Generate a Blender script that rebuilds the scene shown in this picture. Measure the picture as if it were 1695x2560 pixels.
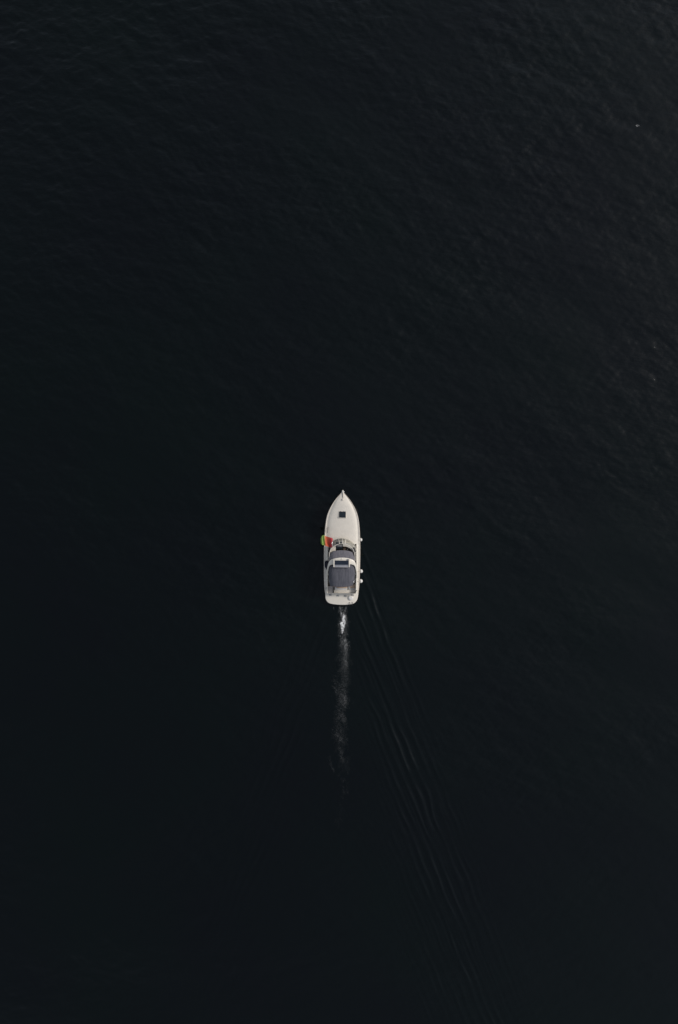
import bpy, bmesh, math, random
import numpy as np
from mathutils import Vector, Matrix

# ------------------------------------------------------------------ clear
for o in list(bpy.data.objects):
    bpy.data.objects.remove(o, do_unlink=True)
scene = bpy.context.scene
col = scene.collection
R = math.radians

# ------------------------------------------------------------------ camera
CAM_H = 72.0          # drone height over the sea (m)
PPM = 27.7            # photo pixels per metre at sea level
cd = bpy.data.cameras.new('camera')
cam = bpy.data.objects.new('camera', cd); col.objects.link(cam)
cam.location = (0, 0, CAM_H); cam.rotation_euler = (0, 0, 0)
cd.sensor_fit = 'VERTICAL'; cd.sensor_height = 36.0
cd.lens = 18.0 / ((2560 / PPM / 2) / CAM_H)
cd.clip_start = 0.5; cd.clip_end = 20000
scene.camera = cam

# ------------------------------------------------------------------ world, sun
SUN_EL, SUN_ROT = 38.0, 68.0      # degrees; rotation clockwise from +Y (ahead of the boat)
w = bpy.data.worlds.new('World'); scene.world = w; w.use_nodes = True
nt = w.node_tree; nt.nodes.clear()
sky = nt.nodes.new('ShaderNodeTexSky'); sky.sky_type = 'NISHITA'; sky.sun_disc = False
sky.sun_elevation = R(SUN_EL); sky.sun_rotation = R(SUN_ROT)
sky.air_density = 1.0; sky.dust_density = 1.0; sky.ozone_density = 1.0
hsv = nt.nodes.new('ShaderNodeHueSaturation'); hsv.inputs['Saturation'].default_value = 0.48
bg = nt.nodes.new('ShaderNodeBackground'); bg.inputs['Strength'].default_value = 0.10
wo = nt.nodes.new('ShaderNodeOutputWorld')
nt.links.new(sky.outputs[0], hsv.inputs['Color']); nt.links.new(hsv.outputs[0], bg.inputs['Color'])
nt.links.new(bg.outputs[0], wo.inputs['Surface'])

sd = bpy.data.lights.new('sun', 'SUN'); sd.energy = 1.5; sd.angle = R(14); sd.color = (1.0, 0.97, 0.94)
sun = bpy.data.objects.new('sun', sd); col.objects.link(sun)
sdir = Vector((math.sin(R(SUN_ROT)) * math.cos(R(SUN_EL)), math.cos(R(SUN_ROT)) * math.cos(R(SUN_EL)), math.sin(R(SUN_EL))))
sun.rotation_euler = sdir.to_track_quat('Z', 'Y').to_euler()
sun.location = (0, 40, 60)

scene.view_settings.view_transform = 'Standard'
scene.view_settings.look = 'None'
scene.view_settings.exposure = 0.40
scene.view_settings.gamma = 1.0
scene.view_settings.use_curve_mapping = False

rng = np.random.default_rng(7)
random.seed(7)

# ------------------------------------------------------------------ helpers
def P(px, py, z=0.0):
    """photo pixel + height above the sea -> world x, y"""
    k = (CAM_H - z) / CAM_H / PPM
    return (px - 847.5) * k, (1280.0 - py) * k

BO = P(855.1, 1370, 0.0); BROT = -0.0098
def B(px, py, z=0.0):
    """photo pixel + height -> boat-local point (x starboard, y forward)"""
    x, y = P(px, py, z); x -= BO[0]; y -= BO[1]
    c, s = math.cos(-BROT), math.sin(-BROT)
    return Vector((c * x - s * y, s * x + c * y, z))

def link(name, me, mat, parent=None, smooth=False):
    o = bpy.data.objects.new(name, me); col.objects.link(o)
    if mat: me.materials.append(mat)
    if parent: o.parent = parent
    if smooth:
        me.polygons.foreach_set('use_smooth', [True] * len(me.polygons))
    return o
def mesh(name, verts, faces, mat, parent=None, smooth=False, loc=None):
    me = bpy.data.meshes.new(name)
    me.from_pydata([tuple(v) for v in verts], [], faces); me.validate(); me.update()
    bm = bmesh.new(); bm.from_mesh(me); bmesh.ops.recalc_face_normals(bm, faces=bm.faces); bm.to_mesh(me); bm.free()
    return link(name, me, mat, parent, smooth)
def bobj(name, bm, mat, parent=None, smooth=False):
    bmesh.ops.recalc_face_normals(bm, faces=bm.faces)
    me = bpy.data.meshes.new(name); bm.to_mesh(me); bm.free()
    return link(name, me, mat, parent, smooth)
def shade_auto(o, ang=40):
    me = o.data
    me.polygons.foreach_set('use_smooth', [True] * len(me.polygons))
    me.set_sharp_from_angle(angle=R(ang))
    return o
def box(name, lo, hi, mat, parent=None, bev=0.0, seg=2):
    bm = bmesh.new(); bmesh.ops.create_cube(bm, size=1.0)
    for v in bm.verts:
        v.co = Vector(((lo[i] + hi[i]) / 2 + v.co[i] * (hi[i] - lo[i]) for i in range(3)))
    if bev > 0:
        bmesh.ops.bevel(bm, geom=list(bm.edges), offset=bev, segments=seg, affect='EDGES', profile=0.5)
    o = bobj(name, bm, mat, parent)
    return shade_auto(o) if bev > 0 else o
def prism(name, pts, z0, z1, mat, parent=None, bev=0.0):
    """closed outline of (x, y) between two heights"""
    bm = bmesh.new()
    vs = [bm.verts.new((p[0], p[1], z0)) for p in pts]
    f = bm.faces.new(vs)
    r = bmesh.ops.extrude_face_region(bm, geom=[f])
    top = [e for e in r['geom'] if isinstance(e, bmesh.types.BMVert)]
    for v in top: v.co.z = z1
    bm.normal_update()
    if bev > 0:
        st = set(top)
        ed = [e for e in bm.edges if e.verts[0] in st and e.verts[1] in st]
        bmesh.ops.bevel(bm, geom=ed, offset=bev, segments=3, affect='EDGES', profile=0.5)
    o = bobj(name, bm, mat, parent)
    return shade_auto(o, 35)
def tube_into(V, F, pts, r, n=8, closed=False):
    pts = [Vector(p) for p in pts]; m = len(pts); base = len(V)
    for i, p in enumerate(pts):
        if closed: t = pts[(i + 1) % m] - pts[i - 1]
        else: t = pts[min(i + 1, m - 1)] - pts[max(i - 1, 0)]
        t.normalize()
        a = t.cross(Vector((0, 0, 1)))
        if a.length < 1e-3: a = t.cross(Vector((0, 1, 0)))
        a.normalize(); b = t.cross(a)
        rr = r[i] if isinstance(r, (list, tuple)) else r
        for j in range(n):
            q = 2 * math.pi * j / n
            V.append(p + a * (math.cos(q) * rr) + b * (math.sin(q) * rr))
    for i in range(m if closed else m - 1):
        for j in range(n):
            a0 = base + i * n + j; a1 = base + i * n + (j + 1) % n
            k = (i + 1) % m
            b0 = base + k * n + j; b1 = base + k * n + (j + 1) % n
            F.append((a0, a1, b1, b0))
    if not closed:
        F.append(tuple(base + j for j in range(n))); F.append(tuple(base + (m - 1) * n + j for j in reversed(range(n))))
def tube(name, pts, r, mat, parent=None, n=8, closed=False):
    V, F = [], []; tube_into(V, F, pts, r, n, closed)
    return mesh(name, V, F, mat, parent, True)
def lathe(name, prof, mat, parent=None, n=20):
    """prof: (radius, z)"""
    V, F = [], []
    for r, z in prof:
        for j in range(n):
            q = 2 * math.pi * j / n; V.append((r * math.cos(q), r * math.sin(q), z))
    for i in range(len(prof) - 1):
        for j in range(n):
            F.append((i * n + j, i * n + (j + 1) % n, (i + 1) * n + (j + 1) % n, (i + 1) * n + j))
    F.append(tuple(range(n))); F.append(tuple((len(prof) - 1) * n + j for j in range(n)))
    return shade_auto(mesh(name, V, F, mat, parent), 50)
def grid_faces(nu, nv, base=0, flip=False):
    F = []
    for i in range(nu - 1):
        for j in range(nv - 1):
            a = base + i * nv + j
            F.append((a, a + 1, a + nv + 1, a + nv))
    return F
def interp(xs, ys, x): return float(np.interp(x, xs, ys))
def smooth_curve(pts, n):
    """Catmull-Rom through pts, n samples"""
    pts = [Vector(p) for p in pts]
    d = [0.0]
    for a, b in zip(pts, pts[1:]): d.append(d[-1] + (b - a).length)
    out = []
    for k in range(n):
        s = d[-1] * k / (n - 1)
        i = max(j for j in range(len(d) - 1) if d[j] <= s + 1e-9)
        t = (s - d[i]) / max(d[i + 1] - d[i], 1e-9)
        p0 = pts[max(i - 1, 0)]; p1 = pts[i]; p2 = pts[i + 1]; p3 = pts[min(i + 2, len(pts) - 1)]
        out.append(0.5 * ((2 * p1) + (p2 - p0) * t + (2 * p0 - 5 * p1 + 4 * p2 - p3) * t * t + (3 * p1 - p0 - 3 * p2 + p3) * t ** 3))
    return out
def tag(o, label=None, cat=None, group=None, kind=None):
    if label: o['label'] = label
    if cat: o['category'] = cat
    if group: o['group'] = group
    if kind: o['kind'] = kind
    return o
def empty(name, loc=(0, 0, 0), rz=0.0):
    o = bpy.data.objects.new(name, None); col.objects.link(o); o.location = loc; o.rotation_euler.z = rz
    o.empty_display_size = 0.3
    return o

# ------------------------------------------------------------------ materials
def new_mat(name):
    m = bpy.data.materials.new(name); m.use_nodes = True
    return m, m.node_tree.nodes, m.node_tree.links, m.node_tree.nodes['Principled BSDF']
def plain(name, c, rough=0.5, var=0.06, scale=3.0, metal=0.0, bump=0.0, bscale=60.0, stretch=(1, 1, 1)):
    m, N, L, b = new_mat(name)
    tc = N.new('ShaderNodeTexCoord'); mp = N.new('ShaderNodeMapping'); mp.inputs['Scale'].default_value = stretch
    L.new(tc.outputs['Object'], mp.inputs['Vector'])
    no = N.new('ShaderNodeTexNoise'); no.inputs['Scale'].default_value = scale; no.inputs['Detail'].default_value = 5
    L.new(mp.outputs[0], no.inputs['Vector'])
    mx = N.new('ShaderNodeMix'); mx.data_type = 'RGBA'
    mx.inputs[6].default_value = tuple(v * (1 - var) for v in c) + (1,)
    mx.inputs[7].default_value = tuple(min(1, v * (1 + var)) for v in c) + (1,)
    rp = N.new('ShaderNodeMapRange'); rp.inputs[1].default_value = 0.3; rp.inputs[2].default_value = 0.7
    L.new(no.outputs[0], rp.inputs[0]); L.new(rp.outputs[0], mx.inputs[0]); L.new(mx.outputs[2], b.inputs['Base Color'])
    b.inputs['Roughness'].default_value = rough; b.inputs['Metallic'].default_value = metal
    if bump > 0:
        n2 = N.new('ShaderNodeTexNoise'); n2.inputs['Scale'].default_value = bscale; n2.inputs['Detail'].default_value = 3
        L.new(mp.outputs[0], n2.inputs['Vector'])
        bp = N.new('ShaderNodeBump'); bp.inputs['Strength'].default_value = bump; bp.inputs['Distance'].default_value = 0.01
        L.new(n2.outputs[0], bp.inputs['Height']); L.new(bp.outputs[0], b.inputs['Normal'])
    return m
M = {}
M['gelcoat'] = plain('gelcoat', (0.74, 0.675, 0.575), 0.32, 0.03, 1.2)
M['deck'] = plain('nonslip_deck', (0.70, 0.633, 0.535), 0.6, 0.045, 2.5, bump=0.25, bscale=140)
M['hullside'] = plain('hull_gelcoat', (0.76, 0.73, 0.68), 0.25, 0.03, 0.8)
M['rub'] = plain('rub_rail_rubber', (0.045, 0.030, 0.024), 0.6, 0.15, 4)
M['steel'] = plain('stainless', (0.62, 0.62, 0.62), 0.22, 0.05, 6, metal=1.0)
M['canvas'] = plain('canvas', (0.135, 0.126, 0.138), 0.9, 0.20, 3.5, bump=0.4, bscale=90, stretch=(7, 0.6, 1))
M['canvas_rear'] = plain('canvas_rear', (0.088, 0.086, 0.098), 0.9, 0.30, 3.5, bump=0.4, bscale=90, stretch=(7, 0.6, 1))
M['canvas_edge'] = plain('canvas_binding', (0.16, 0.115, 0.10), 0.9, 0.1, 5)
M['navy'] = plain('navy_cloth_and_shadow', (0.012, 0.012, 0.022), 0.85, 0.25, 6, bump=0.4, bscale=60)  # side curtain cloth, also the dark colour of the modelled arch shadow
M['black'] = plain('black_strap', (0.012, 0.012, 0.014), 0.7, 0.2, 8)
M['acrylic'] = plain('smoked_acrylic', (0.014, 0.020, 0.024), 0.12, 0.2, 3)
M['interior'] = plain('dark_cockpit_sole', (0.055, 0.045, 0.036), 0.7, 0.2, 5)
M['teak'] = plain('tan_cushion', (0.46, 0.33, 0.23), 0.75, 0.10, 4)
M['cushion'] = plain('white_vinyl', (0.66, 0.64, 0.60), 0.5, 0.05, 2)
M['grey'] = plain('grey_nonslip', (0.30, 0.29, 0.28), 0.75, 0.10, 7, bump=0.3, bscale=120)
M['lgrey'] = plain('light_grey_moulding', (0.46, 0.44, 0.43), 0.55, 0.05, 3)
M['midgrey'] = plain('grey_strip', (0.24, 0.24, 0.26), 0.5, 0.08, 5)
M['fender'] = plain('white_fender_vinyl', (0.74, 0.70, 0.64), 0.35, 0.05, 6)
M['rope'] = plain('rope', (0.55, 0.50, 0.42), 0.9, 0.15, 30)
M['cell'] = plain('solar_cell', (0.012, 0.018, 0.030), 0.15, 0.3, 8)
M['cell_gap'] = plain('solar_backing', (0.10, 0.11, 0.13), 0.4, 0.1, 8)
M['foam'] = plain('sea_foam', (0.80, 0.78, 0.74), 0.8, 0.1, 12)
M['flag_green'] = plain('flag_green', (0.20, 0.31, 0.06), 0.8, 0.12, 9)
M['flag_yellow'] = plain('flag_yellow', (0.60, 0.38, 0.12), 0.8, 0.08, 9)
M['flag_orange'] = plain('flag_orange_red', (0.56, 0.10, 0.045), 0.8, 0.10, 9)
M['flag_red'] = plain('flag_crimson', (0.40, 0.036, 0.04), 0.8, 0.12, 9)

def glass_mat():
    m, N, L, b = new_mat('tinted_glass')
    N.remove(b)
    tr = N.new('ShaderNodeBsdfTransparent'); tr.inputs[0].default_value = (0.80, 0.81, 0.80, 1)
    gl = N.new('ShaderNodeBsdfGlossy'); gl.inputs['Roughness'].default_value = 0.05
    fr = N.new('ShaderNodeFresnel'); fr.inputs[0].default_value = 1.5
    mx = N.new('ShaderNodeMixShader'); L.new(fr.outputs[0], mx.inputs[0]); L.new(tr.outputs[0], mx.inputs[1]); L.new(gl.outputs[0], mx.inputs[2])
    L.new(mx.outputs[0], N['Material Output'].inputs[0])
    return m
M['glass'] = glass_mat()

def water_mat():
    m, N, L, b = new_mat('deep_sea_water')
    tc = N.new('ShaderNodeTexCoord')
    b.inputs['Base Color'].default_value = (0.0042, 0.0062, 0.0066, 1)
    b.inputs['Roughness'].default_value = 0.10
    b.inputs['IOR'].default_value = 1.333
    # slow change of water colour (plankton, depth)
    n0 = N.new('ShaderNodeTexNoise'); n0.inputs['Scale'].default_value = 0.055; n0.inputs['Detail'].default_value = 3
    L.new(tc.outputs['Object'], n0.inputs['Vector'])
    mx = N.new('ShaderNodeMix'); mx.data_type = 'RGBA'
    mx.inputs[6].default_value = (0.0009, 0.0020, 0.0026, 1); mx.inputs[7].default_value = (0.0007, 0.0028, 0.0025, 1)
    rp = N.new('ShaderNodeMapRange'); rp.inputs[1].default_value = 0.35; rp.inputs[2].default_value = 0.65
    L.new(n0.outputs[0], rp.inputs[0]); L.new(rp.outputs[0], mx.inputs[0]); L.new(mx.outputs[2], b.inputs['Base Color'])
    # capillary ripples finer than the mesh
    mp = N.new('ShaderNodeMapping'); mp.inputs['Scale'].default_value = (0.8, 1.6, 1); mp.inputs['Rotation'].default_value = (0, 0, R(14))
    L.new(tc.outputs['Object'], mp.inputs['Vector'])
    n1 = N.new('ShaderNodeTexNoise'); n1.inputs['Scale'].default_value = 2.6; n1.inputs['Detail'].default_value = 4; n1.inputs['Roughness'].default_value = 0.55
    L.new(mp.outputs[0], n1.inputs['Vector'])
    at = N.new('ShaderNodeAttribute'); at.attribute_name = 'ruffle'
    st = N.new('ShaderNodeMath'); st.operation = 'MULTIPLY'; st.inputs[1].default_value = 0.55
    L.new(at.outputs['Fac'], st.inputs[0])
    bp = N.new('ShaderNodeBump'); bp.inputs['Distance'].default_value = 0.05
    L.new(st.outputs[0], bp.inputs['Strength'])
    L.new(n1.outputs[0], bp.inputs['Height']); L.new(bp.outputs[0], b.inputs['Normal'])
    return m
M['water'] = water_mat()

# ------------------------------------------------------------------ sea
def noise_field(nx, ny, dx, dy, lam0, lam1, power, dirdeg=None, spread=1.0, seed=0):
    """random surface with wavelengths lam0..lam1, unit rms slope-ish normalised to unit std"""
    g = np.random.default_rng(seed)
    a = np.fft.fft2(g.standard_normal((ny, nx)))
    kx = np.fft.fftfreq(nx, dx)[None, :]; ky = np.fft.fftfreq(ny, dy)[:, None]
    k = np.hypot(kx, ky); k[0, 0] = 1e-9
    amp = np.where((k > 1 / lam1) & (k < 1 / lam0), k ** power, 0)
    if dirdeg is not None:
        th = np.arctan2(ky, kx) - math.radians(dirdeg)
        amp = amp * np.abs(np.cos(th)) ** spread
    f = np.real(np.fft.ifft2(a * amp))
    return f / f.std()

HX, HY, D = 36.0, 54.0, 0.1
fx = np.arange(-HX, HX + 1e-6, D); fy = np.arange(-HY, HY + 1e-6, D)
def outer(start, end=6000.0):
    out, s, p = [], D, start
    while p < end:
        s *= 1.22; p += s; out.append(p)
    return np.array(out)
ox, oy = outer(HX), outer(HY)
xs = np.concatenate([-ox[::-1], fx, ox]); ys = np.concatenate([-oy[::-1], fy, oy])
X, Y = np.meshgrid(fx, fy)
ny, nx = X.shape
# wind ruffles: patches ahead of the boat and to starboard are rougher than the slick astern
patch = noise_field(nx, ny, D, D, 9, 40, -1.0, seed=11)
ruf = 0.62 + 0.20 * patch + 0.48 * np.clip((Y + 6) / 45, -0.72, 1) + -0.06 * np.clip(X / 28, -1, 1)
ruf += 0.45 * np.clip(-X / 24 + 0.15, 0, 1) * np.clip(Y / 38, 0, 1)
ruf = np.clip(ruf, 0.24, 1.4)
chop = noise_field(nx, ny, D, D, 0.45, 1.6, -1.5, 84, 0.9, seed=3)
mid = noise_field(nx, ny, D, D, 1.3, 4.5, -1.5, 76, 1.1, seed=4)
cross = noise_field(nx, ny, D, D, 0.6, 2.6, -1.6, 112, 1.5, seed=9)
swell = noise_field(nx, ny, D, D, 6.0, 22.0, -1.2, 80, 3.0, seed=5)
H = ruf * (0.0078 * chop + 0.0150 * mid + 0.0062 * cross) + 0.03 * swell

# the boat's own wave trains, spreading astern from both shoulders
warp = noise_field(nx, ny, D, D, 2.5, 9, -1.0, seed=21)
warp2 = noise_field(nx, ny, D, D, 1.5, 6, -1.0, seed=22)
amp_n = noise_field(nx, ny, D, D, 2.0, 8, -0.8, seed=23)
def wake(side, start, env_deg, crest_deg, lam, amp, w0, wk, phase, fade):
    dxw = (X - start[0]) * side; s = start[1] - Y       # s: metres astern
    sc = np.clip(s, 0, None)
    env = sc * math.tan(R(env_deg))
    c = R(crest_deg)
    d = dxw * math.cos(c) - s * math.sin(c) + 0.055 * warp * np.minimum(sc / 6, 1.0)
    wd = w0 + wk * sc
    e = np.exp(-((dxw - env) / wd) ** 2) * np.clip(s / 2.4, 0, 1) ** 0.7 * np.exp(-sc / fade)
    am = np.clip(0.92 + 0.30 * amp_n, 0.4, 1.5)
    ph = 2 * math.pi * d / lam + phase
    wv = np.cos(ph) + 0.40 * np.cos(2 * ph) + 0.14 * np.cos(3 * ph)
    return amp * e * am * wv
b1 = P(899, 1350); b2 = P(886, 1500); p1 = P(812, 1350); p2 = P(824, 1500)
b3 = P(893, 1430)
H += wake(1, b1, 14.3, 20.5, 0.80, 0.024, 0.26, 0.062, 0.4, 50)
H += wake(1, b1, 16.6, 22.5, 0.56, 0.012, 0.28, 0.070, 0.1, 40)
H += wake(1, b3, 15.2, 21.5, 0.66, 0.014, 0.28, 0.070, 2.7, 46)
H += wake(1, b2, 16.0, 23.5, 0.72, 0.023, 0.32, 0.085, 1.9, 50)
H += wake(1, b2, 12.5, 21.5, 0.50, 0.012, 0.32, 0.090, 1.0, 34)
H += wake(-1, p1, 14.3, 20.5, 0.80, 0.009, 0.24, 0.060, 0.9, 28)
H += wake(-1, p2, 16.0, 23.5, 0.72, 0.008, 0.32, 0.080, 2.2, 28)
# churned water behind the propeller
cx0, cy0 = P(857, 1512)
s = cy0 - Y
core = np.exp(-((X - cx0 + 0.012 * s) / (0.35 + 0.02 * np.clip(s, 0, None))) ** 2) * np.clip(s / 0.4, 0, 1) * np.exp(-np.clip(s, 0, None) / 9)
churn = noise_field(nx, ny, D, D, 0.3, 1.0, -1.2, seed=31)
H += core * 0.016 * churn
# calm strip left and right of the hull sides so nothing laps over the platform
edge = np.minimum(np.clip((HX - np.abs(X)) / 4, 0, 1), np.clip((HY - np.abs(Y)) / 4, 0, 1))
H *= edge
FULL = np.zeros((len(ys), len(xs))); RUF = np.full_like(FULL, 0.5)
FULL[len(oy):len(oy) + ny, len(ox):len(ox) + nx] = H
RUF[len(oy):len(oy) + ny, len(ox):len(ox) + nx] = ruf * edge + 0.5 * (1 - edge)
GX, GY = np.meshgrid(xs, ys)
co = np.stack([GX, GY, FULL], -1).reshape(-1, 3).astype(np.float32)
NY, NX = GX.shape
idx = np.arange(NX * NY).reshape(NY, NX)
quads = np.stack([idx[:-1, :-1], idx[:-1, 1:], idx[1:, 1:], idx[1:, :-1]], -1).reshape(-1, 4)
me = bpy.data.meshes.new('sea')
me.vertices.add(len(co)); me.vertices.foreach_set('co', co.ravel())
me.loops.add(quads.size); me.loops.foreach_set('vertex_index', quads.ravel().astype(np.int32))
me.polygons.add(len(quads)); me.polygons.foreach_set('loop_start', np.arange(0, quads.size, 4, dtype=np.int32))
me.polygons.foreach_set('use_smooth', np.ones(len(quads), dtype=bool))
me.update(calc_edges=True)
at = me.attributes.new('ruffle', 'FLOAT', 'POINT'); at.data.foreach_set('value', RUF.ravel().astype(np.float32))
sea = link('sea', me, M['water']); sea['kind'] = 'structure'
def sea_z(x, y):
    i = int(round((x + HX) / D)); j = int(round((y + HY) / D))
    return float(H[min(max(j, 0), ny - 1), min(max(i, 0), nx - 1)])

# ------------------------------------------------------------------ motor boat
boat = empty('motor_boat', (BO[0], BO[1], 0), BROT)
tag(boat, 'cream white cabin cruiser with grey canvas tops heading across dark sea', 'boat')

# half breadth of the deck edge by photo row (px), from the gunwale outline
ROW = [1229, 1233, 1237, 1245.7, 1257, 1271, 1286, 1300, 1317, 1332, 1363, 1400, 1441, 1461, 1474, 1483]
HB = [0.9, 4.5, 7.6, 15.3, 23.2, 31.1, 37.2, 40.5, 42.6, 43.7, 44.9, 45.1, 44.4, 43.6, 42.5, 41.4]
def sheer(py): return 1.12 + 0.42 * max(0.0, (1400 - py) / 171.0) ** 1.6
vv = [B(855, r, sheer(r)).y for r in ROW]
hb = [h / (PPM * CAM_H / (CAM_H - sheer(r))) for h, r in zip(HB, ROW)]
def dense(n):
    """n stations from stern to stem: (y, half breadth, sheer)"""
    ys_ = np.array(vv[::-1]); bs_ = np.array(hb[::-1]); ss_ = np.array([sheer(r) for r in ROW[::-1]])
    pts = [Vector((a, b, c)) for a, b, c in zip(ys_, bs_, ss_)]
    return smooth_curve(pts, n)
ST = dense(64)
y_st, y_bow = ST[0].x, ST[-1].x
LEN = y_bow - y_st
def hb_at(y): return interp([p.x for p in ST], [p.y for p in ST], y)
def sh_at(y): return interp([p.x for p in ST], [p.z for p in ST], y)

# hull: five levels lofted from transom to stem on both sides
lv = [(1.0, 0.0, None), (0.995, 0.02, -0.05), (0.965, 0.25, -0.35), (0.93, 0.62, 0.42), (0.86, 0.95, 0.10), (0.82, 1.0, -0.04), (0.0, 1.5, -0.55)]
V, F = [], []
n = len(ST)
for p in ST:
    t = (p.x - y_st) / LEN
    ring = []
    for (ra, back, z) in lv:
        y = y_st + t * (LEN - back)
        flare = 1.0 - (1 - ra) * (1.0 + 1.6 * t ** 3) if ra > 0 else 0.0
        b = p.y * max(flare, 0)
        if z is None: zz = p.z
        elif z == -0.05: zz = p.z - 0.07
        elif z == -0.35: zz = p.z - 0.34
        elif z == -0.55: zz = -0.55 + 0.25 * t ** 4
        else: zz = z + (0.10 * t ** 3 if z > 0 else 0)
        ring.append((b, y, zz))
    V += [(-a, b, c) for a, b, c in ring] + [(a, b, c) for a, b, c in reversed(ring[:-1])]
m_ = 2 * len(lv) - 1
for i in range(n - 1):
    for j in range(m_ - 1):
        F.append((i * m_ + j, i * m_ + j + 1, (i + 1) * m_ + j + 1, (i + 1) * m_ + j))
F.append(tuple(range(m_)))
hull = shade_auto(mesh('hull', V, F, M['hullside'], boat), 35)
# rub rail all round the gunwale
pts = [(-p.y - 0.012, p.x, p.z - 0.045) for p in ST] + [(p.y + 0.012, p.x, p.z - 0.045) for p in reversed(ST[:-1])]
tube('rub_rail', pts, 0.034, M['rub'], hull, 8)

COAM = 36.4 / (PPM * CAM_H / (CAM_H - 1.4))      # half breadth of the cockpit opening
Y_WS = B(855, 1360, 1.5).y                       # foredeck ends here, cockpit begins
# foredeck with a toe rail, side deck channel and a low crowned cabin top
fr = [(-1, 0.0), (-0.985, 0.035), (-0.955, 0.038), (-0.94, 0.008), (-0.88, 0.015), (-0.84, 0.05), (-0.78, 0.10), (-0.6, 0.15), (-0.35, 0.185), (0, 0.20)]
fr = fr + [(-a, b) for a, b in reversed(fr[:-1])]
stn = lambda y: Vector((y, hb_at(y), sh_at(y)))
sts = [stn(Y_WS)] + [p for p in dense(110) if p.x > Y_WS + 0.03]
V, F = [], []
for p in sts:
    k = min(1.0, p.y / 0.9)
    for f, dz in fr:
        V.append((f * p.y, p.x, p.z + (dz * k if abs(f) < 0.93 else dz)))
F = grid_faces(len(sts), len(fr))
foredeck = shade_auto(mesh('foredeck', V, F, M['deck'], boat), 50)
# closed aft face of the raised cabin top (it drops to the cockpit)
k0 = len(V) - 1
y0 = sts[0].x
bv = [(f * sts[0].y, y0 + 0.002, sts[0].z + dz) for f, dz in fr]
V2 = bv + [(x, y, 0.5) for x, y, z in bv]
nf = len(fr)
mesh('cabin_bulkhead', V2, [(i, i + 1, nf + i + 1, nf + i) for i in range(nf - 1)], M['gelcoat'], boat)

# side decks and coamings aft of the windshield
for sgn in (-1, 1):
    sts2 = [p for p in dense(90) if p.x < Y_WS - 0.02] + [stn(Y_WS + 0.012)]
    up = lambda p: max(0.15, min(1.0, (Y_WS + 0.012 - p.x) / 0.3))
    prof = lambda p: [(p.y, p.z), (p.y - 0.02, p.z + 0.035), (p.y - 0.06, p.z + 0.038), (p.y - 0.08, p.z + 0.010),
                      (min(COAM + 0.10, p.y - 0.09), p.z + 0.02), (min(COAM + 0.06, p.y - 0.10), p.z + 0.17 * up(p)), (min(COAM + 0.03, p.y - 0.11), p.z + 0.20 * up(p)), (min(COAM - 0.02, p.y - 0.14), p.z + 0.20 * up(p)),
                      (min(COAM - 0.04, p.y - 0.16), p.z + 0.17 * up(p)), (min(COAM - 0.05, p.y - 0.17), 0.52)]
    V = []
    for p in sts2:
        V += [(sgn * a, p.x, b) for a, b in prof(p)]
    shade_auto(mesh('side_deck', V, grid_faces(len(sts2), 10), M['gelcoat'], boat), 40)
# cockpit floor
hwf = COAM - 0.03
yb = y_st
box('cockpit_floor', (-hwf, yb + 0.02, 0.46), (hwf, Y_WS, 0.54), M['interior'], boat)

# --- swim platform (outline from the photograph, 0.42 m above the water)
zp = 0.42
OL = [(813.2, 1481), (813.7, 1494), (815.7, 1501), (820.8, 1506.8), (829, 1509.8), (841, 1511.4), (854, 1512), (867, 1511.8),
      (880, 1510.2), (888.2, 1505.8), (893.2, 1498), (895.3, 1487), (896.0, 1481)]
ol = smooth_curve([B(a, b, zp) for a, b in OL], 48)
ol = [(p.x, p.y) for p in ol]
ylim = y_st - 0.004
ol = [(x, min(y, ylim)) for x, y in ol]
platform = prism('swim_platform', ol, 0.22, zp, M['gelcoat'], boat, 0.04)
tube('rub_strip', [(x * 1.004, y - 0.006, 0.31) for x, y in ol], 0.03, M['rub'], platform, 8)
for (px, py, wpx, hpx) in [(825.5, 1487.0, 7, 4.6), (844.5, 1489.0, 6.5, 4.2), (863, 1490, 7, 4.2), (881, 1488, 6.5, 3.6)]:
    a = B(px - wpx / 2, py + hpx / 2, zp); b = B(px + wpx / 2, py - hpx / 2, zp)
    b.y = min(b.y, ylim - 0.03)
    box('step_pad', (a.x, min(a.y, b.y - 0.06), zp - 0.01), (b.x, b.y, zp + 0.018), M['grey'], platform, 0.008, 1)
# ladder handles over the platform edge
for px in (874, 881):
    a = B(px, 1506, zp); b = B(px + 0.4, 1512.6, zp)
    tube('ladder_rail', smooth_curve([(a.x, a.y, zp + 0.0), (a.x, a.y - 0.02, zp + 0.10), (b.x, b.y - 0.03, zp + 0.09), (b.x, b.y - 0.06, zp - 0.12), (b.x, b.y - 0.06, -0.25)], 16), 0.022, M['black'], platform)

# --- transom: moulded bench backs with a walk-through on the port side
ta = B(834, 1482, 1.0)
def bx(name, px0, py0, px1, py1, z0, z1, mat, parent, bev=0.03):
    a = B(px0, py1, z1); b = B(px1, py0, z1)
    return box(name, (a.x, a.y, z0), (b.x, b.y, z1), mat, parent, bev, 3)
def clampy(o): return o
transom = bx('transom', 834.5, 1474.5, 890.5, 1482.2, 0.5, 0.86, M['gelcoat'], boat, 0.05)
bx('transom_step', 818.5, 1466, 833.6, 1482.0, 0.5, 0.66, M['lgrey'], boat, 0.03)
bench = bx('rear_bench', 835.5, 1466.5, 868.5, 1474.2, 0.5, 0.90, M['cushion'], boat, 0.04)
bx('cushion', 842, 1465.4, 868, 1470.6, 0.9, 0.97, M['teak'], bench, 0.025)
b2o = bx('corner_seat', 871.0, 1460, 889.3, 1474.2, 0.5, 0.86, M['cushion'], boat, 0.04)
bx('cushion', 875.5, 1461, 888.8, 1470.8, 0.86, 0.93, M['teak'], b2o, 0.03)
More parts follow.
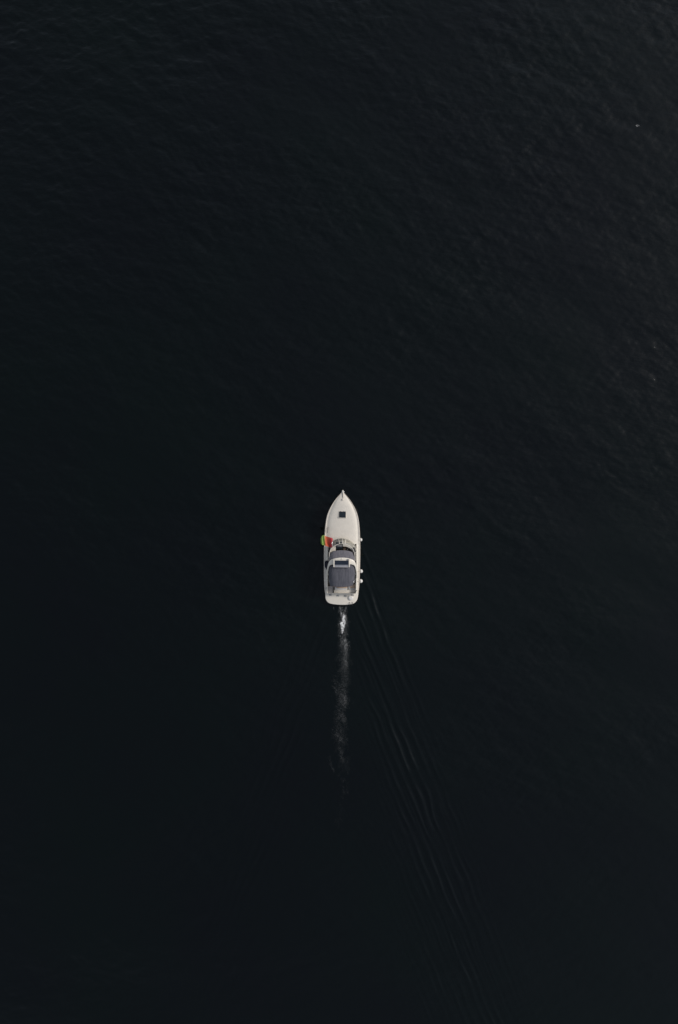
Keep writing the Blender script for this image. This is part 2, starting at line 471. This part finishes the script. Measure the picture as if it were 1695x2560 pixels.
# corner moulding: curved stern quarter with a dark cleat
for (px, py) in ((890, 1478), (815.6, 1470)):
    c = B(px, py, 1.34)
    cl = empty('cleat', (c.x, c.y, sh_at(c.y) + (0.19 if px > 850 else 0.03)))
    cl.parent = boat
    dx = 0.10 if px > 850 else 0.02
    dy = 0.09 if px > 850 else 0.13
    tube('horn', [(-dx, -dy, 0.05), (0, 0, 0.055), (dx, dy, 0.05)], [0.018, 0.026, 0.018], M['black'], cl)
    for q in (-0.4, 0.4):
        tube('post', [(dx * q, dy * q, -0.02), (dx * q, dy * q, 0.05)], 0.018, M['black'], cl)

# --- bow fittings
zb = sh_at(y_bow - 0.2)
a = B(857.4, 1246, zb); b = B(857.2, 1225.2, zb)
roller = box('anchor_roller', (b.x - 0.045, b.y - 0.62, zb + 0.0), (b.x + 0.045, b.y, zb + 0.10), M['gelcoat'], boat, 0.02)
tube('anchor_shank', [(a.x, a.y, zb + 0.13), (a.x, a.y + 0.1, zb + 0.12), (b.x, b.y - 0.22, zb + 0.125)], 0.014, M['rub'], roller)
for s_ in (-1, 1):
    tube('anchor_fluke', [(b.x + s_ * 0.045, b.y - 0.06, zb + 0.06), (b.x + s_ * 0.09, b.y - 0.16, zb + 0.04), (b.x + s_ * 0.14, b.y - 0.28, zb + 0.02)], [0.022, 0.022, 0.016], M['steel'], roller)
box('windlass', (a.x - 0.06, a.y - 0.16, zb + 0.10), (a.x + 0.06, a.y - 0.02, zb + 0.21), M['gelcoat'], boat, 0.03)

# --- foredeck hatch
def deck_z(x, y):
    p = sh_at(y); f = abs(x) / max(hb_at(y), 1e-3); k = min(1.0, hb_at(y) / 0.9)
    return p + k * float(np.interp(f, [0, 0.35, 0.6, 0.78, 0.84, 0.88], [0.20, 0.185, 0.15, 0.10, 0.05, 0.015]))
c0 = B(856, 1286.5, 1.65); zh = deck_z(0, c0.y) + 0.02
h0 = B(847.6, 1294.1, zh); h1 = B(864.4, 1278.9, zh)
hatch = empty('deck_hatch', (0, 0, 0)); hatch.parent = boat
cxh, cyh = (h0.x + h1.x) / 2, (h0.y + h1.y) / 2; hw, hh = (h1.x - h0.x) / 2, (h1.y - h0.y) / 2
def frame(name, cx, cy, w2, h2, t, z0, z1, mat, parent):
    bm = bmesh.new()
    o = [(cx - w2, cy - h2), (cx + w2, cy - h2), (cx + w2, cy + h2), (cx - w2, cy + h2)]
    i = [(cx - w2 + t, cy - h2 + t), (cx + w2 - t, cy - h2 + t), (cx + w2 - t, cy + h2 - t), (cx - w2 + t, cy + h2 - t)]
    ring = lambda pts, z: [bm.verts.new((x, y, z)) for x, y in pts]
    ob, ot, ib, it = ring(o, z0), ring(o, z1), ring(i, z0), ring(i, z1)
    for k in range(4):
        l = (k + 1) % 4
        bm.faces.new((ob[k], ob[l], ot[l], ot[k])); bm.faces.new((ot[k], ot[l], it[l], it[k])); bm.faces.new((it[k], it[l], ib[l], ib[k])); bm.faces.new((ib[k], ib[l], ob[l], ob[k]))
    return bobj(name, bm, mat, parent)
frame('coaming', cxh, cyh, hw + 0.045, hh + 0.045, 0.043, zh - 0.09, zh + 0.012, M['gelcoat'], hatch)
frame('frame', cxh, cyh, hw, hh, 0.05, zh - 0.09, zh + 0.030, M['black'], hatch)
box('pane', (cxh - hw + 0.048, cyh - hh + 0.048, zh - 0.04), (cxh + hw - 0.048, cyh + hh - 0.048, zh + 0.022), M['acrylic'], hatch, 0.006, 1)
for q in (-0.5, 0.5):
    box('hinge', (cxh + q * hw - 0.03, cyh + hh + 0.002, zh - 0.02), (cxh + q * hw + 0.03, cyh + hh + 0.05, zh + 0.035), M['steel'], hatch, 0.008, 1)

# boat hook lying along the port side deck, and low hand rails
h0 = B(819.8, 1318.5, 1.4); h1 = B(818.2, 1331.5, 1.4)
hr = empty('grab_rail'); hr.parent = boat
za = deck_z(h0.x, h0.y) + 0.02; zc = deck_z(h1.x, h1.y) + 0.02
tube('rail', smooth_curve([(h0.x, h0.y, za - 0.03), (h0.x, h0.y - 0.03, za + 0.07), (h1.x, h1.y + 0.03, zc + 0.07), (h1.x, h1.y, zc - 0.03)], 14), 0.018, M['rub'], hr)

# --- windshield: curved tinted panes between white mullions
base_px = [(818.8, 1402), (819.2, 1384), (820.5, 1371), (825.5, 1359), (834, 1351), (844.5, 1346.4), (855, 1345), (865.5, 1346.4), (876, 1351), (884.5, 1359), (889.5, 1371), (890.8, 1384), (891.2, 1402)]
top_px = [(822.6, 1402), (823.2, 1388), (825.5, 1377.5), (830, 1370), (837.5, 1364), (846, 1360.6), (855, 1359.6), (864, 1360.6), (872.5, 1364), (880, 1370), (884.5, 1377.5), (886.8, 1388), (887.4, 1402)]
def wsz(px, lo, hi): return lo
bz = lambda py: 1.40 + 0.15 * max(0, min(1, (1390 - py) / 45))
base_c = []
for a, b in base_px:
    p = B(a, b, bz(b)); f = abs(p.x) / hb_at(p.y)
    if p.y > Y_WS: p.z = max(p.z, deck_z(p.x, p.y) - 0.01)
    base_c.append(p)
top_c = [B(a, b, 2.02) for a, b in top_px]
NW = 97
bc, tcv = smooth_curve(base_c, NW), smooth_curve(top_c, NW)
ws = empty('windshield'); ws.parent = boat
def at_px(px):    # index of the base curve nearest to the photo column on the front part
    tgt = B(px, 1350, 1.55).x
    return min(range(NW // 5, NW - NW // 5), key=lambda i: abs(bc[i].x - tgt))
mull = [0, 14, 28, at_px(846.5), at_px(856.5), at_px(864.5), 82, NW - 1]
for a, b in zip(mull, mull[1:]):
    V = []
    for i in range(a, b + 1):
        for k in range(4):
            V.append(bc[i].lerp(tcv[i], k / 3) + Vector((0, 0, 0.03 * math.sin(math.pi * k / 3))))
    mesh('pane', V, grid_faces(b - a + 1, 4), M['glass'], ws, True)
for i, wd in zip(mull[1:-1], (0.014, 0.016, 0.022, 0.026, 0.034, 0.014)):
    tube('mullion', [bc[i] - Vector((0, 0, 0.02)), bc[i].lerp(tcv[i], 0.5) + Vector((0, 0, 0.032)), tcv[i] + Vector((0, 0, 0.005))], wd, M['gelcoat'], ws)
tube('top_frame', tcv, 0.024, M['gelcoat'], ws)
tube('base_frame', bc, 0.022, M['gelcoat'], ws)

# --- dashboard, companionway and helm under the windshield
def pp(L_, z): return [(p.x, p.y) for p in (B(a, b, z) for a, b in L_)]
dl = [(839.2, 1357), (839.2, 1377), (833, 1377.5), (826, 1381), (822, 1388), (820.2, 1386), (821.2, 1372), (826, 1360.4), (831, 1356)]
dr = [(857, 1357), (879, 1356), (884, 1360.4), (888.8, 1372), (889.8, 1386), (887.6, 1388), (884.5, 1382), (878.5, 1374.5), (873, 1370), (866, 1367), (857, 1366.4)]
prism('dashboard', pp(dl, 1.5), 0.6, 1.50, M['gelcoat'], boat, 0.03)
prism('helm_console', pp(dr, 1.5), 0.6, 1.50, M['gelcoat'], boat, 0.03)
cw = bx('companionway_hatch', 839.6, 1355.4, 856.4, 1373, 0.6, 1.37, M['acrylic'], boat, 0.02)
bx('hatch_rail', 839.6, 1363.8, 856.4, 1365.6, 1.36, 1.42, M['lgrey'], cw, 0.01)
hs = bx('helm_seat', 858.5, 1368.5, 865, 1384, 0.54, 1.12, M['teak'], boat, 0.05)
wc = B(871, 1372, 1.45)
wheel = empty('steering_wheel', (wc.x, wc.y, 1.36)); wheel.parent = boat; wheel.rotation_euler = (R(-55), 0, 0)
tube('rim', [(0.18 * math.cos(q * math.pi / 12), 0.18 * math.sin(q * math.pi / 12), 0) for q in range(24)], 0.018, M['black'], wheel, 8, True)
for q in range(3):
    t = q * 2 * math.pi / 3
    tube('spoke', [(0, 0, 0), (0.18 * math.cos(t), 0.18 * math.sin(t), 0)], 0.012, M['steel'], wheel)
tube('column', [(0, 0, 0), (0, 0, -0.25)], 0.03, M['black'], wheel)

# --- canvas tops
def canvas(name, rows, nu, zc, zdrop, seed, parent, wr=0.010, mat='canvas'):
    """rows: list of (left px, right px, py left, py centre, py right); z falls towards the sides"""
    g = np.random.default_rng(seed)
    ph = g.uniform(0, 6.28, 14); fr_ = g.uniform(5, 34, 14); am = g.uniform(0.3, 1.0, 14) / np.sqrt(fr_ / 5); kv = g.uniform(-2.5, 2.5, 14)
    V = []
    nr = len(rows)
    for i, (l, r, pl, pc, pr, z0) in enumerate(rows):
        for j in range(nu):
            u = -1 + 2 * j / (nu - 1)
            px = l + (r - l) * (u + 1) / 2
            py = pc + ((pl - pc) if u < 0 else (pr - pc)) * abs(u) ** 2.2
            z = z0 - zdrop * (0.18 * u * u + 0.82 * abs(u) ** 6)
            z += wr * float(np.sum(am * np.sin(fr_ * u + ph + kv * i / nr * 3))) * (1 - abs(u) ** 8) * 0.5
            V.append(B(px, py, z))
    n0 = len(V)
    V += [v - Vector((0, 0, 0.012)) for v in V]
    F = grid_faces(nr, nu); F += [tuple(reversed([k + n0 for k in f])) for f in F]
    rim = [j for j in range(nu)] + [i * nu + nu - 1 for i in range(1, nr)] + [(nr - 1) * nu + j for j in range(nu - 2, -1, -1)] + [i * nu for i in range(nr - 2, 0, -1)]
    F += [(rim[k], rim[(k + 1) % len(rim)], rim[(k + 1) % len(rim)] + n0, rim[k] + n0) for k in range(len(rim))]
    o = mesh(name, V, F, M[mat], parent, True)
    return o, V
def lerp_rows(keys, n):
    t = np.linspace(0, 1, n); kk = np.linspace(0, 1, len(keys))
    return [tuple(float(np.interp(x, kk, [k[c] for k in keys])) for c in range(6)) for x in t]
fc_rows = lerp_rows([(825.0, 882.5, 1381, 1375.6, 1381, 2.10), (823.4, 885.4, 1391, 1385, 1391, 2.30), (822.4, 887.6, 1403, 1396, 1403, 2.46)], 20)
fcan, _ = canvas('front_canopy', fc_rows, 61, 0, 0.30, 3, boat, 0.008)
# seams and binding
def on_canvas(rows, u, i, drop=0.30, lift=0.008):
    l, r, pl, pc, pr, z0 = rows[i]
    px = l + (r - l) * (u + 1) / 2; py = pc + ((pl - pc) if u < 0 else (pr - pc)) * abs(u) ** 2.2
    return B(px, py, z0 - drop * (0.18 * u * u + 0.82 * abs(u) ** 6) + lift)
tube('seam', [on_canvas(fc_rows, 0.0, i) for i in range(20)], 0.010, M['midgrey'], fcan, 6)
tube('binding', [on_canvas(fc_rows, -1 + j / 20, 18) for j in range(41)], 0.016, M['canvas_edge'], fcan, 6)
rc_rows = lerp_rows([(824.0, 885.2, 1416, 1408, 1416, 2.47), (821.6, 887.6, 1428, 1422, 1428, 2.50), (821.8, 887.4, 1440, 1438, 1438, 2.50), (823.0, 885.8, 1453, 1454, 1451, 2.46), (825.2, 881.6, 1465, 1467.5, 1464, 2.36)], 34)
rcan, _ = canvas('rear_canopy', rc_rows, 73, 0, 0.42, 8, boat, 0.016, 'canvas_rear')
tube('binding', [on_canvas(rc_rows, -1 + j / 20, 33, 0.42, -0.004) for j in range(41)], 0.018, M['canvas_edge'], rcan, 6)
for i in (11, 22):
    tube('bow_frame', [on_canvas(rc_rows, -1 + j / 20, i, 0.42, -0.035) for j in range(41)], 0.014, M['steel'], rcan, 6)
for s_, px in ((-1, 836.5), (1, 869.6)):
    a = B(px, 1465.5, 2.30); b = B(px, 1475.5, 1.0)
    tube('strap', [a, a.lerp(b, 0.5), b], 0.022, M['black'], rcan, 6)
# stainless legs of the aft canopy
for s_ in (-1, 1):
    e = on_canvas(rc_rows, s_ * 0.98, 12, 0.42, -0.03); f = on_canvas(rc_rows, s_ * 0.98, 30, 0.42, -0.03)
    foot = B(855 + s_ * 35.6, 1441, 1.36); foot.z = sh_at(foot.y) + 0.19
    tube('leg', [foot, e], 0.016, M['steel'], rcan, 6); tube('leg', [foot, f], 0.016, M['steel'], rcan, 6)

# --- radar arch
FL = [(815.8, 1441, 1.30), (816.3, 1430, 1.70), (817.5, 1420, 1.98), (819.8, 1410, 2.24), (823.2, 1402.5, 2.43), (831, 1398, 2.53), (842, 1395.2, 2.58), (854.9, 1394.2, 2.60)]
AL = [(818.4, 1447, 1.30), (819.2, 1434, 1.70), (820.4, 1425, 1.98), (822.4, 1416.5, 2.24), (826.2, 1412.8, 2.42), (833, 1411.2, 2.52), (842, 1411, 2.57), (854.9, 1411, 2.59)]
mir = lambda L_: L_ + [(2 * 854.9 - a, b, c) for a, b, c in reversed(L_[:-1])]
fc_ = smooth_curve([B(*p) for p in mir(FL)], 61); ac_ = smooth_curve([B(*p) for p in mir(AL)], 61)
V, F = [], []
for i in range(61):
    f, a = fc_[i], ac_[i]
    t = fc_[min(i + 1, 60)] - fc_[max(i - 1, 0)]
    nrm = t.cross(a - f).normalized()
    if nrm.z < 0: nrm = -nrm
    if abs(nrm.z) < 0.2 and nrm.x * f.x < 0: nrm = -nrm
    w_ = a - f
    for q, h in ((0, -0.03), (0.06, 0.0), (0.25, 0.018), (0.5, 0.024), (0.75, 0.018), (0.94, 0.0), (1, -0.03), (0.85, -0.075), (0.15, -0.075)):
        V.append(f + w_ * q + nrm * h)
for i in range(60):
    for j in range(9):
        F.append((i * 9 + j, i * 9 + (j + 1) % 9, (i + 1) * 9 + (j + 1) % 9, (i + 1) * 9 + j))
F += [tuple(range(9)), tuple(60 * 9 + j for j in range(9))]
arch = shade_auto(mesh('radar_arch', V, F, M['gelcoat'], boat), 50)

# --- solar panel on a raised frame over the arch
zs = 2.74
pan = empty('solar_panel'); pan.parent = boat
def bxp(name, px0, py0, px1, py1, z0, z1, mat, bev=0.012):
    return bx(name, px0, py0, px1, py1, z0, z1, mat, pan, bev)
bxp('backing', 836.4, 1401.4, 871.6, 1411.9, zs - 0.04, zs, M['cell_gap'], 0.004)
ncell = 13
for k in range(ncell):
    x0 = 836.9 + k * (34.2 / ncell)
    bxp('cell', x0 + 0.14, 1401.7, x0 + 34.2 / ncell - 0.14, 1411.6, zs - 0.005, zs + 0.010, M['cell'], 0.0)
bxp('rear_strip', 836.4, 1412.1, 871.6, 1416.8, zs - 0.10, zs - 0.02, M['midgrey'], 0.01)
bxp('side_rail', 833.2, 1397.6, 836.2, 1417.8, zs - 0.12, zs + 0.05, M['gelcoat'])
bxp('side_rail', 871.8, 1397.6, 874.8, 1417.8, zs - 0.12, zs + 0.05, M['gelcoat'])
bxp('edge_bar', 836.4, 1416.9, 871.6, 1418.0, zs - 0.12, zs + 0.0, M['lgrey'], 0.006)
for px in (838, 870):
    bxp('bracket', px - 1, 1397.4, px + 1, 1401.2, 2.52, zs - 0.02, M['lgrey'], 0.01)
# navigation light on the arch
nl = B(854.9, 1397, 2.66)
nv = lathe('navigation_light', [(0.035, 0), (0.035, 0.05), (0.03, 0.10), (0.012, 0.12)], M['gelcoat'], boat, 12); nv.location = (nl.x, nl.y, 2.60)

# --- side windows of the cockpit
for s_ in (-1, 1):
    V = []
    for i, py in enumerate(np.linspace(1368, 1404, 13)):
        x = 35.4 - 3.2 * max(0, (1378 - py) / 10) if py < 1378 else 35.4
        lo = B(855 + s_ * x, py, 1.34); hi = B(855 + s_ * (x - 4.2), py, 1.98)
        lo.z = sh_at(lo.y) + 0.19
        V += [lo, hi]
    o = mesh('side_curtain', V, grid_faces(13, 2), M['navy'], boat)
    mod = o.modifiers.new('solid', 'SOLIDIFY'); mod.thickness = 0.012

# ------------------------------------------------------------------ fenders along the starboard side
FG = 'white fenders hung over the starboard side'
labels = ['white fender hung forward, abreast of the windshield and the flag', 'white fender hung amidships, foremost of the pair beside the rear canopy', 'white fender hung aftmost, of the pair beside the rear canopy, closest to the stern']
for (px, py, r), lb in zip([(901.5, 1349.5, 0.155), (902.6, 1428.6, 0.165), (902.3, 1453.2, 0.165)], labels):
    zt = 0.98
    x, y = P(px, py, zt)
    fd = empty('fender', (x, y, 0.30)); tag(fd, lb, 'fender', FG)
    prof = [(0.03, 0.0), (r * 0.6, 0.02), (r * 0.92, 0.09), (r, 0.18), (r, 0.52), (r * 0.93, 0.61), (r * 0.68, 0.67), (0.05, 0.69), (0.045, 0.74), (0.02, 0.75)]
    lathe('body', prof, M['fender'], fd, 24)
    # lanyard up and over the toe rail
    bl = B(px, py, zt); edge_x = hb_at(bl.y); zz = sh_at(bl.y)
    d = bl.x - edge_x
    tube('lanyard', smooth_curve([(0, 0, 0.73), (-d * 0.3, 0, zz - 0.30 + 0.0), (-d - 0.03, 0, zz - 0.30 + 0.055), (-d - 0.16, 0.0, zz - 0.30 + 0.035)], 12), 0.016, M['rope'], fd, 6)

# ------------------------------------------------------------------ flag
flag = empty('flag', (0, 0, 0)); tag(flag, 'green, yellow and red flag streaming over the port deck edge', 'flag')
fo = P(836.8, 1361, 1.56); flag.location = (fo[0], fo[1], 1.56)
def FP(px, py, z):
    x, y = P(px, py, z); return Vector((x - fo[0], y - fo[1], z - 1.56))
# corners in the photograph: hoist on the inboard side
def flag_pt(u, v):
    """u 0 at the hoist (inboard) .. 1 at the fly, v 0 forward edge .. 1 aft edge"""
    hx, hy0, hy1 = 831.8, 1344.6, 1369.0
    fwd = [(831.8, 1345.2), (823, 1343.0), (813.5, 1340.2), (809.5, 1337.4), (805, 1339.4), (801.6, 1345.5)]
    aft = [(829.0, 1369.6), (823, 1367.4), (814, 1364.4), (809.5, 1363.0), (805.2, 1362.6), (802.0, 1358)]
    t = np.linspace(0, 1, 6)
    a = (interp(t, [p[0] for p in fwd], u), interp(t, [p[1] for p in fwd], u))
    b = (interp(t, [p[0] for p in aft], u), interp(t, [p[1] for p in aft], u))
    px = a[0] + (b[0] - a[0]) * v; py = a[1] + (b[1] - a[1]) * v
    if u < 0.12: px += 0.9 * math.sin(v * 9) * (1 - u / 0.12)
    z = 2.05 - 0.10 * u + 0.10 * math.sin(u * 15 + v * 2.5) * (0.4 + v) + 0.06 * math.sin(u * 9.5 + v * 1.6 + 0.4) + 0.05 * math.sin(v * 5.0 + u * 3) - 0.14 * max(0, u - 0.8) / 0.2 * 1.0 - 0.10 * (abs(v - 0.5) * 2) ** 3 * max(0, u - 0.55)
    return FP(px, py, z)
def stripe(name, u0, u1, mat):
    nu_, nv_ = max(4, int((u1 - u0) * 40)), 22
    V = [flag_pt(u0 + (u1 - u0) * i / (nu_ - 1), j / (nv_ - 1)) for i in range(nu_) for j in range(nv_)]
    o = mesh(name, V, grid_faces(nu_, nv_), mat, flag, True)
    md = o.modifiers.new('solid', 'SOLIDIFY'); md.thickness = 0.006
    return o
stripe('crimson_panel', 0.0, 0.18, M['flag_red']); stripe('red_panel', 0.18, 0.43, M['flag_orange'])
stripe('yellow_panel', 0.43, 0.54, M['flag_yellow']); stripe('green_panel', 0.54, 1.0, M['flag_green'])
tip = flag_pt(0.0, 0.0) + Vector((0.0, 0.03, 0.04)); low = flag_pt(0.0, 1.0)
tube('staff', [Vector((0, 0, -0.06)), Vector((0, 0, 0.10)), low + Vector((0.02, -0.02, 0.0)), tip], 0.014, M['steel'], flag, 6)

# ------------------------------------------------------------------ arch's shadow on the port side deck, modelled as a dark patch
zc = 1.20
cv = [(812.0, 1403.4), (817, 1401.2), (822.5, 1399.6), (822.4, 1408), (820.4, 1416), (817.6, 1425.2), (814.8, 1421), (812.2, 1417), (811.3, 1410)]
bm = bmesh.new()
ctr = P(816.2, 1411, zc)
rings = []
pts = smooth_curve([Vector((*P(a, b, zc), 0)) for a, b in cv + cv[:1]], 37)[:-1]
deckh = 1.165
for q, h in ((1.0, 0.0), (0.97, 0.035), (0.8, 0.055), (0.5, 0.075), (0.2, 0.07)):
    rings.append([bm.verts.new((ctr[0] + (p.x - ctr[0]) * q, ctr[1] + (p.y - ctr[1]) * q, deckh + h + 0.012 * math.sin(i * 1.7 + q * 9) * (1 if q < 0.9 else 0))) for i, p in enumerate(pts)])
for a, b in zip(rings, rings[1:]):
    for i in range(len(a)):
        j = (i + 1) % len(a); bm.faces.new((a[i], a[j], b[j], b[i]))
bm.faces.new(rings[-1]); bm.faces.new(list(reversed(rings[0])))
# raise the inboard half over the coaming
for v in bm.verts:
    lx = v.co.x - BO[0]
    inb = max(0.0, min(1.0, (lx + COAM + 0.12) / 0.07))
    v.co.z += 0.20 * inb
co_ = bobj('arch_shadow_patch', bm, M['navy'], None, True)
tag(co_, 'shadow of the white arch on the port side deck, modelled as a dark navy patch', 'cover')  # category only; the patch is the arch's shadow, no real cover lies here

# ------------------------------------------------------------------ cushion on the platform
x, y = P(877, 1495, 0.55)
bm = bmesh.new(); bmesh.ops.create_uvsphere(bm, u_segments=28, v_segments=16, radius=1.0)
for v in bm.verts:
    a = math.atan2(v.co.y, v.co.x)
    k = 1 + 0.10 * math.cos(2 * a + 0.8) + 0.05 * math.cos(3 * a)
    z = v.co.z
    v.co = Vector((v.co.x * 0.21 * k, v.co.y * 0.22 * k, (abs(z) ** 0.6) * math.copysign(1, z) * 0.07))
cu = bobj('cushion', bm, M['fender'], None, True); cu.location = (x, y, zp + 0.070)
tag(cu, 'white rounded cushion lying on the swim platform at the stern', 'cushion')

# ------------------------------------------------------------------ foam astern
def foam_mat():
    m, N, L, b = new_mat('sea_foam')
    b.inputs['Base Color'].default_value = (0.80, 0.78, 0.74, 1); b.inputs['Roughness'].default_value = 0.8
    at = N.new('ShaderNodeAttribute'); at.attribute_name = 'cover'
    tc = N.new('ShaderNodeTexCoord'); no = N.new('ShaderNodeTexNoise'); no.inputs['Scale'].default_value = 9; no.inputs['Detail'].default_value = 4
    L.new(tc.outputs['Object'], no.inputs['Vector'])
    rp = N.new('ShaderNodeMapRange'); rp.inputs[1].default_value = 0.36; rp.inputs[2].default_value = 0.62; rp.inputs[3].default_value = 0.10; rp.inputs[4].default_value = 1.5
    L.new(no.outputs[0], rp.inputs[0])
    mu = N.new('ShaderNodeMath'); mu.operation = 'MULTIPLY'; mu.use_clamp = True
    L.new(at.outputs['Fac'], mu.inputs[0]); L.new(rp.outputs[0], mu.inputs[1]); L.new(mu.outputs[0], b.inputs['Alpha'])
    return m
M['foam'] = foam_mat()
FD = 0.03
class FoamSheet:
    '''one thin sheet of foam on the water; overlapping streaks add up to its cover'''
    def __init__(self, px0, px1, py0, py1):
        (self.x0, self.y1), (self.x1, self.y0) = P(px0, py0), P(px1, py1)
        self.gx = np.arange(self.x0, self.x1, FD); self.gy = np.arange(self.y0, self.y1, FD)
        self.clear = np.ones((len(self.gy), len(self.gx)))
    def streak(self, x, y, ang, ln, wd, g, cov):
        bend = g.uniform(-0.9, 0.9); m = 5
        pts = [(x + math.cos(ang + bend * t) * ln * t, y + math.sin(ang + bend * t) * ln * t) for t in np.linspace(-0.5, 0.5, m)]
        r_ = max(wd, 0.016); pad = 2.2 * r_
        i0 = max(0, int((min(p[0] for p in pts) - pad - self.x0) / FD)); i1 = min(len(self.gx), int((max(p[0] for p in pts) + pad - self.x0) / FD) + 2)
        j0 = max(0, int((min(p[1] for p in pts) - pad - self.y0) / FD)); j1 = min(len(self.gy), int((max(p[1] for p in pts) + pad - self.y0) / FD) + 2)
        if i1 <= i0 or j1 <= j0: return
        XX, YY = np.meshgrid(self.gx[i0:i1], self.gy[j0:j1])
        best = np.full(XX.shape, 9.0)
        for (ax, ay), (bx_, by_) in zip(pts, pts[1:]):
            ux, uy = bx_ - ax, by_ - ay; L2 = ux * ux + uy * uy + 1e-9
            t = np.clip(((XX - ax) * ux + (YY - ay) * uy) / L2, 0, 1)
            best = np.minimum(best, np.hypot(XX - ax - t * ux, YY - ay - t * uy))
        c = min(cov, 0.98) * np.exp(-(best / r_) ** 2)
        self.clear[j0:j1, i0:i1] *= 1 - c
    def build(self, name):
        cover = 1 - self.clear
        keep = np.maximum.reduce([cover[:-1, :-1], cover[1:, :-1], cover[:-1, 1:], cover[1:, 1:]]) > 0.002
        ids = -np.ones(cover.shape, dtype=np.int64)
        for a, b in ((0, 0), (1, 0), (0, 1), (1, 1)):
            jj, ii = np.nonzero(keep); ids[jj + a, ii + b] = 0
        jj, ii = np.nonzero(ids == 0); ids[jj, ii] = np.arange(len(jj))
        def hz(x, y):       # bilinear height of the sea
            u = (x + HX) / D; v = (y + HY) / D; a = np.floor(u).astype(int); b = np.floor(v).astype(int); fu = u - a; fv = v - b
            return H[b, a] * (1 - fu) * (1 - fv) + H[b, a + 1] * fu * (1 - fv) + H[b + 1, a] * (1 - fu) * fv + H[b + 1, a + 1] * fu * fv
        x, y = self.gx[ii], self.gy[jj]
        V = np.stack([x, y, hz(x, y) + 0.014], -1)
        kj, ki = np.nonzero(keep)
        F = np.stack([ids[kj, ki], ids[kj, ki + 1], ids[kj + 1, ki + 1], ids[kj + 1, ki]], -1)
        me = bpy.data.meshes.new(name); me.from_pydata(V.tolist(), [], F.tolist()); me.update()
        at = me.attributes.new('cover', 'FLOAT', 'POINT'); at.data.foreach_set('value', cover[jj, ii].astype(np.float32))
        return link(name, me, M['foam'], None, True)
sheet = FoamSheet(800, 915, 1513, 2150)
g = np.random.default_rng(77)
# (row0, row1, centre0, centre1, half width px, count, length m, width m, mean angle deg)
bands = [
    (1514, 1542, 851, 854, 1.6, 60, 0.28, 0.030, 80),
    (1514, 1540, 868, 861, 2.6, 36, 0.30, 0.020, 105),
    (1514, 1560, 858, 858, 15, 60, 0.22, 0.014, 85),
    (1538, 1556, 859, 860, 2.4, 120, 0.20, 0.045, 100),
    (1554, 1572, 857, 857, 3.2, 170, 0.18, 0.048, 70),
    (1568, 1580, 856, 857, 2.0, 36, 0.18, 0.028, 90),
    (1545, 1600, 858, 858, 11, 130, 0.20, 0.014, 80),
    (1598, 1625, 862, 864, 8, 120, 0.22, 0.016, 75),
    (1615, 1672, 863, 868, 4.5, 260, 0.24, 0.019, 110),
    (1620, 1690, 858, 862, 11, 150, 0.20, 0.013, 60),
    (1690, 1765, 850, 858, 14, 330, 0.22, 0.015, 130),
    (1712, 1762, 861, 862, 6, 280, 0.24, 0.017, 140),
    (1716, 1736, 835, 842, 3, 40, 0.20, 0.020, 135),
    (1770, 1806, 852, 856, 10, 190, 0.22, 0.015, 160),
    (1806, 1850, 842, 850, 18, 90, 0.20, 0.012, 120),
    (1840, 1860, 845, 866, 5, 60, 0.22, 0.016, 150),
    (1870, 1902, 851, 857, 6, 90, 0.22, 0.016, 150),
    (1890, 1925, 822, 832, 5, 36, 0.22, 0.013, 125),
    (1930, 2000, 860, 862, 10, 40, 0.18, 0.011, 110),
    (2000, 2110, 838, 850, 16, 30, 0.18, 0.010, 110)]
for (r0, r1, c0, c1, hwp, cnt, ln, wd, ang) in bands:
    # clumps: flecks gather round a few seeds so the trail breaks up
    if hwp < 4 and 1530 < r0 < 1570: cov, wd = 0.6, wd * 0.30
    elif r0 < 1600: cov, wd = 0.07, 0.015
    else: cov, wd = float(np.interp(r0, [1600, 1700, 1800, 1900, 2000], [0.012, 0.0095, 0.0095, 0.009, 0.006])), 0.022
    ns = max(3, cnt // 14)
    seeds = [(g.uniform(0, 1), g.normal(0, 0.5)) for _ in range(ns)]
    for _ in range(cnt):
        if g.uniform() < 0.7:
            st_ = seeds[g.integers(ns)]; t = st_[0] + g.normal(0, 0.10); o_ = st_[1] + g.normal(0, 0.28)
        else:
            t = g.normal(0.5, 0.36); o_ = g.normal(0, 0.55)
        px = c0 + (c1 - c0) * t + hwp * o_; py = r0 + (r1 - r0) * t
        if py < 1514.5: continue
        x, y = P(px, py)
        sheet.streak(x, y, R(ang + g.normal(0, 28)), ln * g.uniform(0.4, 1.6), wd * g.uniform(0.5, 1.5), g, cov * g.uniform(0.3, 1.0))
# aerated water: wide, very thin veils of bubbles under the flecks
for _ in range(420):
    t = g.uniform() ** 1.3
    py = 1550 + 560 * t
    px = 862 - 14 * t + g.normal(0, 5 + 9 * t) + 3 * math.sin(py / 37)
    x, y = P(px, py)
    sheet.streak(x, y, R(g.normal(100, 35)), g.uniform(0.4, 1.1), g.uniform(0.06, 0.2), g, 0.003 * (1 - t) ** 1.2 * g.uniform(0.2, 1.5))
fo_ = sheet.build('wake_foam')
tag(fo_, 'thin broken trail of white foam astern of the boat', 'foam', kind='stuff')
# a lone whitecap ahead
cap = FoamSheet(1575, 1612, 300, 330)
for _ in range(14):
    x, y = P(g.normal(1593, 2.2), g.normal(314, 1.0))
    cap.streak(x, y, R(g.normal(-25, 18)), 0.16 * g.uniform(0.5, 1.4), 0.02, g, 0.09)
f2 = cap.build('whitecap_foam')
tag(f2, 'tiny lone whitecap of foam far ahead off the starboard bow', 'foam', kind='stuff')
